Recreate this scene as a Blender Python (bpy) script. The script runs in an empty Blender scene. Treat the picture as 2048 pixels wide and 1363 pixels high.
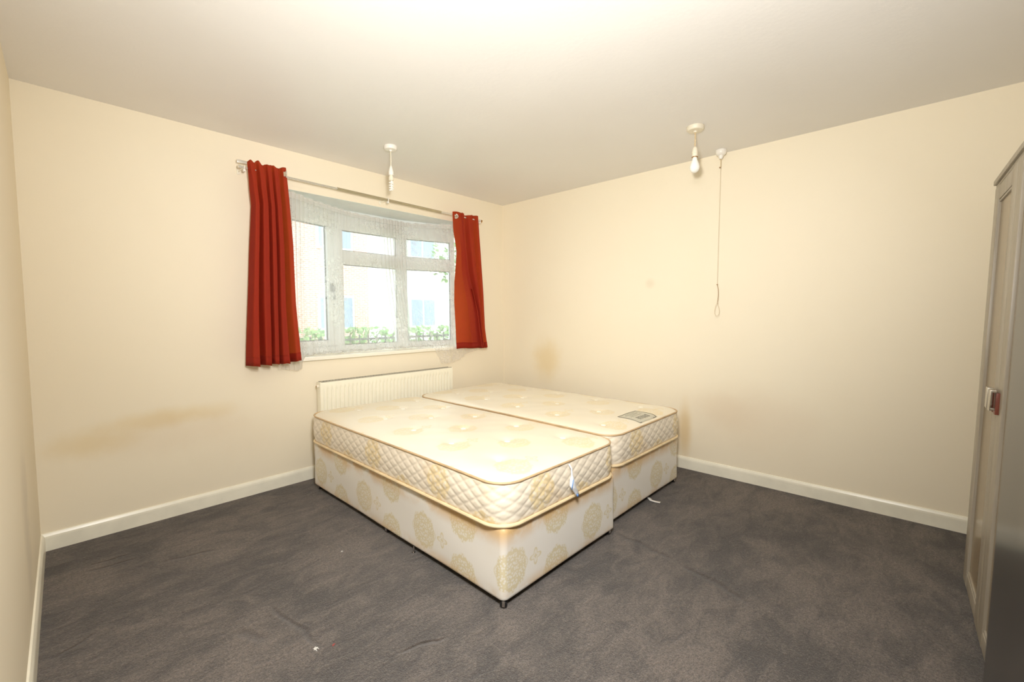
import bpy, bmesh, math, random
from mathutils import Vector, Matrix
random.seed(7)
PI = math.pi
sc = bpy.context.scene
COL = sc.collection
H = 2.4

# ---------------------------------------------------------------- camera
cam_d = bpy.data.cameras.new('camera')
cam_d.sensor_width = 36.0
cam_d.lens = 15.408
cam_d.clip_start = 0.01
cam_d.dof.use_dof = True
cam_d.dof.focus_distance = 2.6
cam_d.dof.aperture_fstop = 5.0
cam = bpy.data.objects.new('camera', cam_d)
COL.objects.link(cam)
cR = Vector((0.677802, -0.73523, -0.004557)); cU = Vector((0.046957, 0.037102, 0.998208)); cF = Vector((0.733743, 0.676801, -0.059671))
mw = Matrix.Identity(4)
for i in range(3):
    mw[i][0] = cR[i]; mw[i][1] = cU[i]; mw[i][2] = -cF[i]
mw[0][3], mw[1][3], mw[2][3] = -3.46391, -3.32608, 1.2285
cam.matrix_world = mw
sc.camera = cam

# ---------------------------------------------------------------- world, lights, exposure
world = bpy.data.worlds.new('world'); sc.world = world
world.use_nodes = True
bg = world.node_tree.nodes['Background']
bg.inputs[0].default_value = (0.90, 0.96, 1.0, 1)
bg.inputs[1].default_value = 4.3

def light(name, kind, loc, aim, energy, color=(1, 1, 1), **kw):
    d = bpy.data.lights.new(name, kind); d.energy = energy; d.color = color
    for k, v in kw.items(): setattr(d, k, v)
    o = bpy.data.objects.new(name, d); COL.objects.link(o)
    o.location = loc
    o.rotation_euler = (Vector(aim) - Vector(loc)).to_track_quat('-Z', 'Y').to_euler()
    return o
# the photographer's flash, turned up so that it bounces off the ceiling
light('flash', 'SPOT', (-3.2, -3.12, 1.5), (-2.25, -2.38, 2.4), 222, (1.0, 0.985, 0.95),
      spot_size=math.radians(150), spot_blend=0.9, shadow_soft_size=0.06)
# and an added fill beside the flash, brightening the lower walls and bed bases
light('front_fill', 'AREA', (-3.16, -3.12, 1.72), (-1.92, -1.58, 0.30), 25, (1.0, 0.985, 0.96), size=0.30, shape='DISK', spread=math.radians(130))
sc.view_settings.view_transform = 'Standard'
sc.view_settings.look = 'None'
sc.view_settings.exposure = 0.10
sc.view_settings.gamma = 1.0
sc.view_settings.use_curve_mapping = False
sc.cycles.max_bounces = 14
sc.cycles.diffuse_bounces = 8
sc.cycles.transparent_max_bounces = 24
sc.cycles.sample_clamp_indirect = 6.0

# ---------------------------------------------------------------- node helpers
class NT:
    def __init__(self, name):
        self.m = bpy.data.materials.new(name); self.m.use_nodes = True
        self.t = self.m.node_tree; self.n = self.t.nodes; self.l = self.t.links
        self.b = self.n['Principled BSDF']; self.out = self.n['Material Output']
    def put(self, sock, v):
        if v is None: return
        if hasattr(v, 'is_output') or isinstance(v, bpy.types.NodeSocket): self.l.new(v, sock)
        else:
            if isinstance(v, (tuple, list)) and len(v) == 3 and sock.type == 'RGBA': v = (*v, 1)
            sock.default_value = v
    def math(self, op, a, b=None, c=None, clamp=False):
        q = self.n.new('ShaderNodeMath'); q.operation = op; q.use_clamp = clamp
        self.put(q.inputs[0], a); self.put(q.inputs[1], b)
        if c is not None: self.put(q.inputs[2], c)
        return q.outputs[0]
    def coord(self, kind='Object'):
        return self.n.new('ShaderNodeTexCoord').outputs[kind]
    def sep(self, v):
        q = self.n.new('ShaderNodeSeparateXYZ'); self.put(q.inputs[0], v); return q.outputs
    def comb(self, x, y, z=0.0):
        q = self.n.new('ShaderNodeCombineXYZ'); self.put(q.inputs[0], x); self.put(q.inputs[1], y); self.put(q.inputs[2], z); return q.outputs[0]
    def noise(self, v, scale, detail=2.0, rough=0.5, dist=0.0):
        q = self.n.new('ShaderNodeTexNoise'); self.put(q.inputs['Vector'], v)
        q.inputs['Scale'].default_value = scale; q.inputs['Detail'].default_value = detail
        q.inputs['Roughness'].default_value = rough; q.inputs['Distortion'].default_value = dist
        return q.outputs[0]
    def voro(self, v, scale, feature='F1'):
        q = self.n.new('ShaderNodeTexVoronoi'); q.feature = feature; self.put(q.inputs['Vector'], v)
        q.inputs['Scale'].default_value = scale; return q.outputs['Distance']
    def ramp(self, f, a, b, lo=0.0, hi=1.0, smooth=True):
        q = self.n.new('ShaderNodeMapRange'); q.clamp = True
        if smooth: q.interpolation_type = 'SMOOTHSTEP'
        self.put(q.inputs[0], f); self.put(q.inputs[1], a); self.put(q.inputs[2], b); self.put(q.inputs[3], lo); self.put(q.inputs[4], hi)
        return q.outputs[0]
    def mix(self, f, a, b):
        q = self.n.new('ShaderNodeMix'); q.data_type = 'RGBA'
        self.put(q.inputs[0], f); self.put(q.inputs[6], a); self.put(q.inputs[7], b); return q.outputs[2]
    def bump(self, h, strength=0.3, dist=0.01):
        q = self.n.new('ShaderNodeBump'); q.inputs['Strength'].default_value = strength
        q.inputs['Distance'].default_value = dist; self.put(q.inputs['Height'], h)
        self.l.new(q.outputs[0], self.b.inputs['Normal']); return q.outputs[0]
    def scale(self, v, s):
        q = self.n.new('ShaderNodeVectorMath'); q.operation = 'MULTIPLY'; self.put(q.inputs[0], v)
        q.inputs[1].default_value = s; return q.outputs[0]
    def dist(self, v, p, s=(1, 1, 1)):
        q = self.n.new('ShaderNodeVectorMath'); q.operation = 'SUBTRACT'; self.put(q.inputs[0], v); q.inputs[1].default_value = p
        q2 = self.scale(q.outputs[0], s)
        q3 = self.n.new('ShaderNodeVectorMath'); q3.operation = 'LENGTH'; self.put(q3.inputs[0], q2); return q3.outputs['Value']
    def fin(self, color=None, rough=0.6, metal=0.0, spec=None, sheen=None):
        if color is not None: self.put(self.b.inputs['Base Color'], color)
        self.put(self.b.inputs['Roughness'], rough); self.put(self.b.inputs['Metallic'], metal)
        if spec is not None: self.b.inputs['Specular IOR Level'].default_value = spec
        if sheen is not None: self.b.inputs['Sheen Weight'].default_value = sheen
        return self.m

def plain(name, color, rough=0.5, metal=0.0, spec=None, var=0.06, vs=14.0):
    t = NT(name)
    n = t.noise(t.coord(), vs, 4.0, 0.6)
    c2 = tuple(max(0.0, c * (1 - 2 * var)) for c in color)
    return t.fin(t.mix(t.ramp(n, 0.3, 0.75), color, c2), rough, metal, spec)

# --- walls: cream emulsion with this room's stain marks and a painted mattress shadow
def wall_mat(name, stains_shade=(), tone=(0.845, 0.77, 0.615)):
    t = NT(name); P = t.coord()
    n = t.noise(P, 1.6, 4.0, 0.6)
    col = t.mix(t.ramp(n, 0.35, 0.7, 0.0, 0.35), tone, tuple(c * f for c, f in zip(tone, (0.985, 0.975, 0.95))))
    for (p, s, c, amt, wob) in stains_shade:
        d = t.dist(P, p, s)
        w = t.noise(P, 4.5, 4.0, 0.6)
        d2 = t.math('ADD', d, t.math('MULTIPLY', t.math('SUBTRACT', w, 0.5), wob))
        col = t.mix(t.math('MULTIPLY', t.ramp(d2, 1.0, 0.15), amt), col, c)
    fine = t.noise(P, 160.0, 3.0, 0.6); mid = t.noise(P, 9.0, 3.0, 0.5)
    t.bump(t.math('ADD', t.math('MULTIPLY', fine, 0.35), t.math('MULTIPLY', mid, 0.65)), 0.10, 0.006)
    return t.fin(col, 0.62, spec=0.3)
YEL = (0.72, 0.55, 0.26); TAN = (0.66, 0.50, 0.35); GRY = (0.62, 0.54, 0.40)
M_wall_back = wall_mat('cream_wall_paint_stained', [
    ((-3.28, 0, 0.53), (3.6, 1, 9.0), YEL, 0.40, 0.9), ((-3.02, 0, 0.61), (2.8, 1, 13.0), YEL, 0.42, 0.9),
    ((-2.78, 0, 0.62), (4.0, 1, 12.0), YEL, 0.30, 0.9), ((-2.95, 0, 0.52), (1.9, 1, 5.5), TAN, 0.16, 0.8),
    ((-2.60, 0, 0.45), (2.4, 1, 4.0), TAN, 0.10, 0.9)])
M_wall_right = wall_mat('cream_wall_paint_marked_shaded', [
    ((0, -0.60, 0.78), (1, 4.2, 3.4), YEL, 0.50, 0.7), ((0, -2.45, 0.46), (1, 1.7, 3.0), TAN, 0.22, 0.5),
    ((0, -2.30, 0.50), (1, 2.8, 6.0), TAN, 0.18, 0.8), ((0, -1.69, 1.482), (1, 17.0, 17.0), GRY, 0.36, 0.1),
    ((0, -2.00, 0.30), (1, 13.0, 3.2), (0.60, 0.38, 0.10), 0.50, 0.25)])  # last patch: the mattress's shadow painted into the wall colour
M_wall_left = wall_mat('cream_wall_paint_grubby', [
    ((-3.5, -0.85, 0.42), (1, 5.0, 2.4), (0.40, 0.36, 0.30), 0.25, 1.2)])
M_wall_plain = wall_mat('cream_wall_paint')

def ceiling_mat():
    t = NT('white_stippled_ceiling_paint'); P = t.coord()
    h = t.voro(P, 42.0); h2 = t.noise(P, 75.0, 3.0, 0.6)
    seam = t.math('ABSOLUTE', t.math('ADD', t.math('SUBTRACT', t.sep(P)[1], -1.22), t.math('MULTIPLY', t.math('SUBTRACT', t.noise(P, 3.0), 0.5), 0.03)))
    s = t.ramp(seam, 0.10, 0.0)
    t.bump(t.math('ADD', t.math('ADD', t.math('MULTIPLY', h, 0.5), t.math('MULTIPLY', h2, 0.5)), t.math('MULTIPLY', s, 0.6)), 0.07, 0.008)
    n = t.noise(P, 1.2, 4.0)
    return t.fin(t.mix(t.ramp(n, 0.3, 0.7), (0.80, 0.785, 0.765), (0.775, 0.755, 0.73)), 0.55, spec=0.35)
M_ceiling = ceiling_mat()

# pressed-in folds and ruck marks in this carpet: (from, to, half width)
CREASES = [((-3.10, -.60), (-2.86, -.655), .022), ((-2.85, -1.33), (-2.80, -1.76), .020), ((-1.30, -2.09), (-1.36, -2.50), .026),
           ((-1.36, -2.50), (-1.47, -2.86), .026), ((-3.47, -1.08), (-3.36, -1.02), .014), ((-3.36, -.42), (-3.18, -.46), .014),
           ((-3.34, -.36), (-3.20, -.385), .010), ((-2.46, -2.05), (-2.62, -1.98), .014), ((-3.0, -1.42), (-2.92, -1.55), .03)]
def carpet_mat():
    t = NT('dark_taupe_carpet'); P = t.coord()
    grain = t.noise(P, 190.0, 3.0, 0.75)
    grain2 = t.noise(P, 80.0, 3.0, 0.7)
    Q = t.scale(P, (1.0, 1.25, 1.0))
    big = t.noise(Q, 1.7, 6.0, 0.62, 0.4)
    mid = t.noise(t.scale(P, (1.6, 3.2, 1.0)), 3.6, 5.0, 0.65, 0.8)
    blot = t.math('ADD', t.math('MULTIPLY', big, 0.55), t.math('MULTIPLY', mid, 0.45))
    col = t.mix(t.ramp(blot, 0.38, 0.62), (0.064, 0.050, 0.040), (0.205, 0.164, 0.134))
    g = t.math('ADD', t.math('MULTIPLY', grain, 0.6), t.math('MULTIPLY', grain2, 0.4))
    col = t.mix(t.ramp(g, 0.60, 0.36, 0.0, 0.75), col, (0.022, 0.018, 0.016))
    col = t.mix(t.ramp(g, 0.53, 0.72, 0.0, 0.60), col, (0.34, 0.29, 0.25))
    cr = None
    for (a, b, wd) in CREASES:
        a = Vector((*a, 0)); b = Vector((*b, 0)); d = b - a; L = d.length; d.normalize()
        w = t.n.new('ShaderNodeVectorMath'); w.operation = 'SUBTRACT'; t.put(w.inputs[0], P); w.inputs[1].default_value = a
        dp = t.n.new('ShaderNodeVectorMath'); dp.operation = 'DOT_PRODUCT'; t.l.new(w.outputs[0], dp.inputs[0]); dp.inputs[1].default_value = d
        al = dp.outputs['Value']
        ds = t.n.new('ShaderNodeVectorMath'); ds.operation = 'DOT_PRODUCT'; t.l.new(w.outputs[0], ds.inputs[0]); ds.inputs[1].default_value = (-d.y, d.x, 0)
        off = t.math('ADD', ds.outputs['Value'], t.math('MULTIPLY', t.math('SUBTRACT', t.noise(P, 6.0, 2.0), 0.5), 0.07))
        m = t.math('MULTIPLY', t.ramp(t.math('ABSOLUTE', off), wd, 0.0), t.math('MULTIPLY', t.ramp(al, -.02, L * .25), t.ramp(al, L + .02, L * .75)))
        cr = m if cr is None else t.math('MAXIMUM', cr, m)
    col = t.mix(t.math('MULTIPLY', cr, 0.5), col, (0.045, 0.036, 0.031))
    t.bump(t.math('ADD', t.math('ADD', g, t.math('MULTIPLY', mid, 0.9)), t.math('MULTIPLY', cr, -0.8)), 1.0, 0.014)
    return t.fin(col, 0.95, spec=0.1, sheen=0.25)
M_carpet = carpet_mat()

M_skirt = plain('cream_gloss_skirting_paint', (0.90, 0.87, 0.74), 0.28, var=0.05, vs=6)
M_sill = plain('white_gloss_sill_paint', (0.88, 0.85, 0.74), 0.3, var=0.02)
M_upvc = plain('white_plastic_window_frame', (0.74, 0.78, 0.77), 0.3, var=0.02)
M_soffit = plain('white_reveal_paint', (0.80, 0.84, 0.82), 0.6, var=0.03)
M_seal = plain('dark_rubber_seal', (0.03, 0.03, 0.03), 0.6)
M_white_pl = plain('white_plastic', (0.84, 0.81, 0.75), 0.35, var=0.02)
M_cream_pl = plain('aged_cream_plastic', (0.80, 0.74, 0.60), 0.4, var=0.05)
M_flex = plain('cream_flex', (0.66, 0.52, 0.32), 0.5)
M_string = plain('brown_pull_string', (0.42, 0.28, 0.16), 0.8)
M_string_pale = plain('pale_pull_cord', (0.70, 0.58, 0.42), 0.8)
M_brass = plain('brass_rim', (0.45, 0.26, 0.10), 0.3, 0.9)
M_rad = plain('cream_radiator_enamel', (0.87, 0.84, 0.70), 0.3, var=0.02)
M_grill = plain('grey_radiator_grille', (0.42, 0.40, 0.33), 0.5)
M_pole = plain('pale_silver_pole', (0.80, 0.78, 0.72), 0.25, 0.75, var=0.03)
M_pole_dark = plain('dull_brass_pole_sleeve', (0.50, 0.44, 0.30), 0.3, 0.6, var=0.05)
M_chrome = plain('chrome', (0.85, 0.85, 0.85), 0.12, 1.0, var=0.0)
M_black = plain('black_plastic', (0.012, 0.012, 0.013), 0.35, var=0.0)
M_under = plain('black_dust_cover', (0.01, 0.01, 0.01), 0.9, var=0.0)
M_pipe_dk = plain('tan_piping', (0.62, 0.44, 0.25), 0.5, var=0.15, vs=9)
M_pipe_lt = plain('cream_piping', (0.85, 0.68, 0.42), 0.4, var=0.12, vs=6)
M_tuft = plain('white_tuft_felt', (0.92, 0.88, 0.76), 0.7)
M_tag = plain('white_tag_fabric', (0.85, 0.88, 0.92), 0.6, var=0.02)
M_blue = plain('blue_tag_print', (0.18, 0.36, 0.78), 0.6, var=0.0)
M_labelgrey = plain('grey_label_fabric', (0.60, 0.575, 0.47), 0.55, var=0.08, vs=60)
M_labelink = plain('dark_label_print', (0.09, 0.085, 0.07), 0.6, var=0.0)
M_labelink2 = plain('faint_label_print', (0.36, 0.34, 0.27), 0.6, var=0.0)
M_strap = plain('white_strap', (0.82, 0.80, 0.76), 0.5, var=0.03)
M_bulb = plain('frosted_glass_bulb', (0.90, 0.89, 0.84), 0.15, var=0.0)

def glass_mat():
    t = NT('window_glass')
    tr = t.n.new('ShaderNodeBsdfTransparent'); tr.inputs[0].default_value = (0.94, 0.97, 0.96, 1)
    gl = t.n.new('ShaderNodeBsdfGlossy'); gl.inputs['Roughness'].default_value = 0.02
    fr = t.n.new('ShaderNodeFresnel'); fr.inputs[0].default_value = 1.3
    mx = t.n.new('ShaderNodeMixShader')
    t.l.new(fr.outputs[0], mx.inputs[0]); t.l.new(tr.outputs[0], mx.inputs[1]); t.l.new(gl.outputs[0], mx.inputs[2])
    t.l.new(mx.outputs[0], t.out.inputs[0]); return t.m
M_glass = glass_mat()

def damask(t, col, gold, U, du0, dv0, px=0.605, pv=0.25, rad=0.095, amt=0.85, small=True, fineness=85.0):
    """woven medallions on a centred lattice; U is a (metres, metres) coordinate"""
    s = t.sep(U)
    def cell(x, off, period):
        a = t.math('DIVIDE', t.math('SUBTRACT', x, off), period)
        f = t.math('SUBTRACT', a, t.math('ROUND', a))
        return t.math('MULTIPLY', f, period)
    masks = []
    lace_all = None
    for (ox, oy, r, lob) in ([(du0, dv0, rad, 8), (du0 + px / 2, dv0 + pv / 2 + 0.02, rad, 8)] + ([(du0 + px / 4, dv0, 0.030, 4)] if small else [])):
        a = cell(s[0], ox, px); b = cell(s[1], oy, pv)
        rr = t.math('SQRT', t.math('ADD', t.math('MULTIPLY', a, a), t.math('MULTIPLY', b, b)))
        th = t.math('ARCTAN2', b, a)
        edge = t.math('MULTIPLY', t.math('ADD', 1.0, t.math('MULTIPLY', t.math('COSINE', t.math('MULTIPLY', th, float(lob))), 0.055 if lob == 8 else 0.35)), r)
        m = t.ramp(t.math('DIVIDE', rr, edge), 1.04, 0.93)
        v = t.comb(t.math('ABSOLUTE', a), t.math('ABSOLUTE', b), 0.3)
        vd = t.voro(v, fineness)
        if lob == 8:
            ring = t.math('SINE', t.math('MULTIPLY', rr, 190.0))
            lace = t.ramp(t.math('ADD', vd, t.math('MULTIPLY', ring, 0.07)), 0.34, 0.50)
        else:
            q = t.math('DIVIDE', rr, edge)
            lace = t.math('ADD', t.ramp(q, 0.62, 0.85), t.ramp(q, 0.35, 0.2))
        masks.append(t.math('MULTIPLY', m, t.math('ADD', t.math('MULTIPLY', lace, 0.74), 0.20), clamp=True))
    M = masks[0]
    for k in masks[1:]: M = t.math('MAXIMUM', M, k)
    return t.mix(t.math('MULTIPLY', M, amt), col, gold)

def base_fabric():
    t = NT('ivory_damask_divan_fabric'); U = t.coord('UV'); P = t.coord()
    col = (0.80, 0.77, 0.71)
    col = damask(t, col, (0.64, 0.54, 0.28), U, 0.31, 0.155, amt=0.72)
    z = t.sep(U)[1]
    n = t.noise(U, 5.0, 5.0, 0.65); n2 = t.noise(U, 1.6, 3.0, 0.6)
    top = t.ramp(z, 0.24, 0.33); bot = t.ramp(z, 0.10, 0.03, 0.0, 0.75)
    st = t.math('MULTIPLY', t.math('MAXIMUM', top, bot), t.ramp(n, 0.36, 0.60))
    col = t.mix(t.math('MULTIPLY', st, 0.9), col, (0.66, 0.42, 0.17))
    col = t.mix(t.math('MULTIPLY', t.ramp(n2, 0.5, 0.68), 0.30), col, (0.76, 0.64, 0.50))
    w = t.noise(t.scale(U, (900, 900, 1)), 1.0, 1.0)
    t.bump(w, 0.05, 0.001)
    return t.fin(col, 0.42, spec=0.45, sheen=0.15)
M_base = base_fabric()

def quilt_fabric():
    t = NT('quilted_cream_border_fabric'); U = t.coord('UV')
    col = (0.80, 0.72, 0.585)
    col = damask(t, col, (0.74, 0.56, 0.22), U, 0.18, 0.105, px=0.61, pv=0.30, rad=0.085, amt=0.6, small=False, fineness=60)
    n = t.noise(U, 4.0, 4.0, 0.6)
    col = t.mix(t.math('MULTIPLY', t.ramp(n, 0.52, 0.7), 0.35), col, (0.72, 0.50, 0.24))
    return t.fin(col, 0.45, spec=0.4, sheen=0.15)
M_quilt = quilt_fabric()

def top_fabric():
    t = NT('cream_damask_ticking'); U = t.coord('UV')
    col = (0.80, 0.735, 0.59)
    col = damask(t, col, (0.75, 0.60, 0.30), U, 0.17, 0.10, px=0.50, pv=0.42, rad=0.088, amt=0.55, small=True, fineness=70)
    n = t.noise(U, 3.0, 4.0, 0.6)
    col = t.mix(t.math('MULTIPLY', t.ramp(n, 0.45, 0.7), 0.35), col, (0.79, 0.69, 0.48))
    return t.fin(col, 0.40, spec=0.45, sheen=0.1)
M_top = top_fabric()

def curtain_mat():
    t = NT('rust_red_curtain_cloth'); U = t.coord('UV')
    n = t.noise(t.scale(U, (4, 60, 1)), 6.0, 3.0); 
    w = t.noise(t.scale(U, (700, 500, 1)), 1.0, 1.0)
    c = t.mix(t.ramp(n, 0.3, 0.7), (0.36, 0.036, 0.020), (0.30, 0.027, 0.015))
    t.put(t.b.inputs['Base Color'], c); t.b.inputs['Roughness'].default_value = 0.75
    t.b.inputs['Specular IOR Level'].default_value = 0.2
    t.bump(w, 0.08, 0.001)
    tr = t.n.new('ShaderNodeBsdfTranslucent'); tr.inputs[0].default_value = (1.0, 0.46, 0.17, 1)
    mx = t.n.new('ShaderNodeMixShader'); mx.inputs[0].default_value = 0.46
    t.l.new(t.b.outputs[0], mx.inputs[1]); t.l.new(tr.outputs[0], mx.inputs[2]); t.l.new(mx.outputs[0], t.out.inputs[0])
    return t.m
M_curtain = curtain_mat()

def net_mat():
    t = NT('white_lace_net'); U = t.coord('UV'); s = t.sep(U)
    # lace flowers woven into a sheer ground
    leaf = t.voro(t.scale(U, (1.0, 1.0, 1.0)), 26.0)
    leaf2 = t.voro(t.scale(U, (1.0, 1.7, 1.0)), 60.0)
    fl = t.ramp(leaf, 0.50, 0.36)
    holes = t.ramp(leaf2, 0.42, 0.25)
    band = t.ramp(t.noise(t.scale(U, (0.8, 1.0, 1.0)), 3.2, 2.0), 0.44, 0.56)
    base = t.math('ADD', 0.30, t.math('MULTIPLY', t.noise(U, 3.0, 2.0), 0.14))
    a = t.math('ADD', base, t.math('MULTIPLY', t.math('MULTIPLY', fl, band), 0.22))
    a = t.math('SUBTRACT', a, t.math('MULTIPLY', t.math('MULTIPLY', holes, band), 0.14))
    for (c0, wd, k) in ((1.64, .24, .22), (.27, .22, .12)):      # cloth bunched up on its wire
        a = t.math('ADD', a, t.math('MULTIPLY', t.ramp(t.math('ABSOLUTE', t.math('SUBTRACT', s[0], c0)), wd, wd * .3), k))
    head = t.ramp(s[1], 0.965, 0.972)
    a = t.math('MAXIMUM', a, t.math('MULTIPLY', head, 0.78), clamp=True)
    tr = t.n.new('ShaderNodeBsdfTransparent')
    df = t.n.new('ShaderNodeBsdfDiffuse'); df.inputs[0].default_value = (0.76, 0.74, 0.72, 1)
    tl = t.n.new('ShaderNodeBsdfTranslucent'); tl.inputs[0].default_value = (0.86, 0.86, 0.84, 1)
    m1 = t.n.new('ShaderNodeMixShader'); m1.inputs[0].default_value = 0.45
    t.l.new(df.outputs[0], m1.inputs[1]); t.l.new(tl.outputs[0], m1.inputs[2])
    m2 = t.n.new('ShaderNodeMixShader'); t.l.new(a, m2.inputs[0])
    t.l.new(tr.outputs[0], m2.inputs[1]); t.l.new(m1.outputs[0], m2.inputs[2]); t.l.new(m2.outputs[0], t.out.inputs[0])
    return t.m
M_net = net_mat()

def wood_frame():
    t = NT('greyed_ash_wardrobe_foil'); P = t.coord()
    g = t.noise(t.scale(P, (60, 60, 2.2)), 1.0, 4.0, 0.6)
    g2 = t.noise(t.scale(P, (14, 14, 0.8)), 1.0, 3.0)
    c = t.mix(t.ramp(g, 0.3, 0.7), (0.37, 0.325, 0.255), (0.28, 0.245, 0.19))
    c = t.mix(t.ramp(g2, 0.4, 0.7, 0, 0.5), c, (0.44, 0.405, 0.35))
    return t.fin(c, 0.38, spec=0.4)
M_ash = wood_frame()
def panel_mat():
    t = NT('tan_satin_door_panel'); P = t.coord()
    n = t.noise(t.scale(P, (30, 30, 1.5)), 1.0, 3.0)
    return t.fin(t.mix(n, (0.27, 0.20, 0.115), (0.23, 0.17, 0.095)), 0.22, spec=0.5)
M_panel = panel_mat()
M_handle_red = plain('reddish_wood_handle', (0.20, 0.055, 0.035), 0.4)
M_handle_met = plain('satin_steel_handle', (0.62, 0.58, 0.50), 0.3, 0.8)
M_gloss = plain('dark_grey_high_gloss', (0.014, 0.014, 0.015), 0.24, spec=0.55, var=0.1)

# ---------------------------------------------------------------- mesh helpers
def link(o, parent=None):
    COL.objects.link(o)
    if parent is not None: o.parent = parent
    return o
def mesh(name, verts, faces, mat, parent=None, uv=None, smooth=False, solid=0.0):
    me = bpy.data.meshes.new(name)
    me.from_pydata([tuple(v) for v in verts], [], faces)
    if uv is not None:
        ul = me.uv_layers.new(name='UVMap')
        for lp in me.loops: ul.data[lp.index].uv = uv[lp.vertex_index]
    for m in (mat if isinstance(mat, (list, tuple)) else [mat]): me.materials.append(m)
    if smooth: me.polygons.foreach_set('use_smooth', [True] * len(me.polygons))
    me.update()
    o = bpy.data.objects.new(name, me)
    if solid:
        md = o.modifiers.new('thickness', 'SOLIDIFY'); md.thickness = solid; md.offset = 0
    return link(o, parent)
class Bm:
    """collects shapes; build() links them as ONE mesh object"""
    def __init__(self): self.b = bmesh.new()
    def box(self, lo, hi, bev=0.0, mtx=None):
        r = bmesh.ops.create_cube(self.b, size=1.0)
        vs = r['verts']
        for v in vs:
            v.co = Vector(((lo[i] + hi[i]) / 2 + v.co[i] * (hi[i] - lo[i]) for i in range(3)))
        if bev > 0:
            es = list({e for v in vs for e in v.link_edges})
            rb = bmesh.ops.bevel(self.b, geom=es, offset=bev, segments=2, affect='EDGES', profile=0.6)
            vs = list({v for f in rb['faces'] for v in f.verts} | {v for v in vs if v.is_valid})
        if mtx is not None:
            for v in vs: v.co = mtx @ v.co
        return self
    def lathe(self, prof, loc=(0, 0, 0), seg=32, mtx=None):
        rings = []
        M = mtx or Matrix.Identity(4)
        for r, z in prof:
            if r < 1e-6: rings.append([self.b.verts.new(M @ Vector((loc[0], loc[1], loc[2] + z)))])
            else: rings.append([self.b.verts.new(M @ Vector((loc[0] + r * math.cos(2 * PI * k / seg), loc[1] + r * math.sin(2 * PI * k / seg), loc[2] + z))) for k in range(seg)])
        for a, c in zip(rings, rings[1:]):
            for k in range(seg):
                q = [a[k % len(a)], a[(k + 1) % len(a)], c[(k + 1) % len(c)], c[k % len(c)]]
                q = list(dict.fromkeys(q))
                if len(q) > 2:
                    try: self.b.faces.new(q)
                    except ValueError: pass
        return self
    def tube(self, pts, r, seg=10, closed=False, caps=True):
        pts = [Vector(p) for p in pts]; n = len(pts); rings = []
        up = Vector((0, 0, 1)); prev = None
        for i, p in enumerate(pts):
            if closed: d = pts[(i + 1) % n] - pts[i - 1]
            else: d = pts[min(i + 1, n - 1)] - pts[max(i - 1, 0)]
            d.normalize()
            if prev is None:
                a = d.cross(up)
                if a.length < 1e-3: a = d.cross(Vector((1, 0, 0)))
            else: a = prev - d * prev.dot(d)
            a.normalize(); prev = a; bb = d.cross(a)
            rr = r[i] if isinstance(r, (list, tuple)) else r
            rings.append([self.b.verts.new(p + (a * math.cos(2 * PI * k / seg) + bb * math.sin(2 * PI * k / seg)) * rr) for k in range(seg)])
        rng = range(n) if closed else range(n - 1)
        for i in rng:
            A, B = rings[i], rings[(i + 1) % n]
            for k in range(seg): self.b.faces.new((A[k], A[(k + 1) % seg], B[(k + 1) % seg], B[k]))
        if not closed and caps:
            self.b.faces.new(rings[0][::-1]); self.b.faces.new(rings[-1])
        return self
    def torus(self, c, R, r, nrm, seg=28, s2=10):
        c = Vector(c); nrm = Vector(nrm).normalized()
        a = nrm.orthogonal().normalized(); bb = nrm.cross(a)
        return self.tube([c + (a * math.cos(2 * PI * k / seg) + bb * math.sin(2 * PI * k / seg)) * R for k in range(seg)], r, s2, closed=True)
    def poly(self, pts, depth_vec):
        a = [self.b.verts.new(Vector(p)) for p in pts]; c = [self.b.verts.new(Vector(p) + Vector(depth_vec)) for p in pts]
        n = len(a); self.b.faces.new(a); self.b.faces.new(c[::-1])
        for k in range(n): self.b.faces.new((a[k], c[k], c[(k + 1) % n], a[(k + 1) % n]))
        return self
    def build(self, name, mat, parent=None, smooth=False):
        bmesh.ops.recalc_face_normals(self.b, faces=self.b.faces)
        me = bpy.data.meshes.new(name); self.b.to_mesh(me); self.b.free()
        me.materials.append(mat)
        if smooth:
            me.polygons.foreach_set('use_smooth', [True] * len(me.polygons))
            try: me.set_sharp_from_angle(angle=math.radians(40))
            except Exception: pass
        return link(bpy.data.objects.new(name, me), parent)
def tag(o, label, cat, group=None):
    o['label'] = label; o['category'] = cat
    if group: o['group'] = group
    return o
def thing(name, loc, label, cat, rot=(0, 0, 0), group=None):
    o = bpy.data.objects.new(name, None); o.empty_display_size = 0.1
    o.location = loc; o.rotation_euler = rot
    link(o); return tag(o, label, cat, group)
def struct(o):
    o['kind'] = 'structure'; return o

# ---------------------------------------------------------------- room shell
LX0, SL = -3.5, 0.029            # left wall: x = LX0 + SL*y
YB = -4.16                       # wall behind the camera
def lx(y): return LX0 + SL * y
OX0, OX1, OZ0, OZ1 = -2.25, -0.55, 0.925, 2.13
T = 0.13
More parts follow.
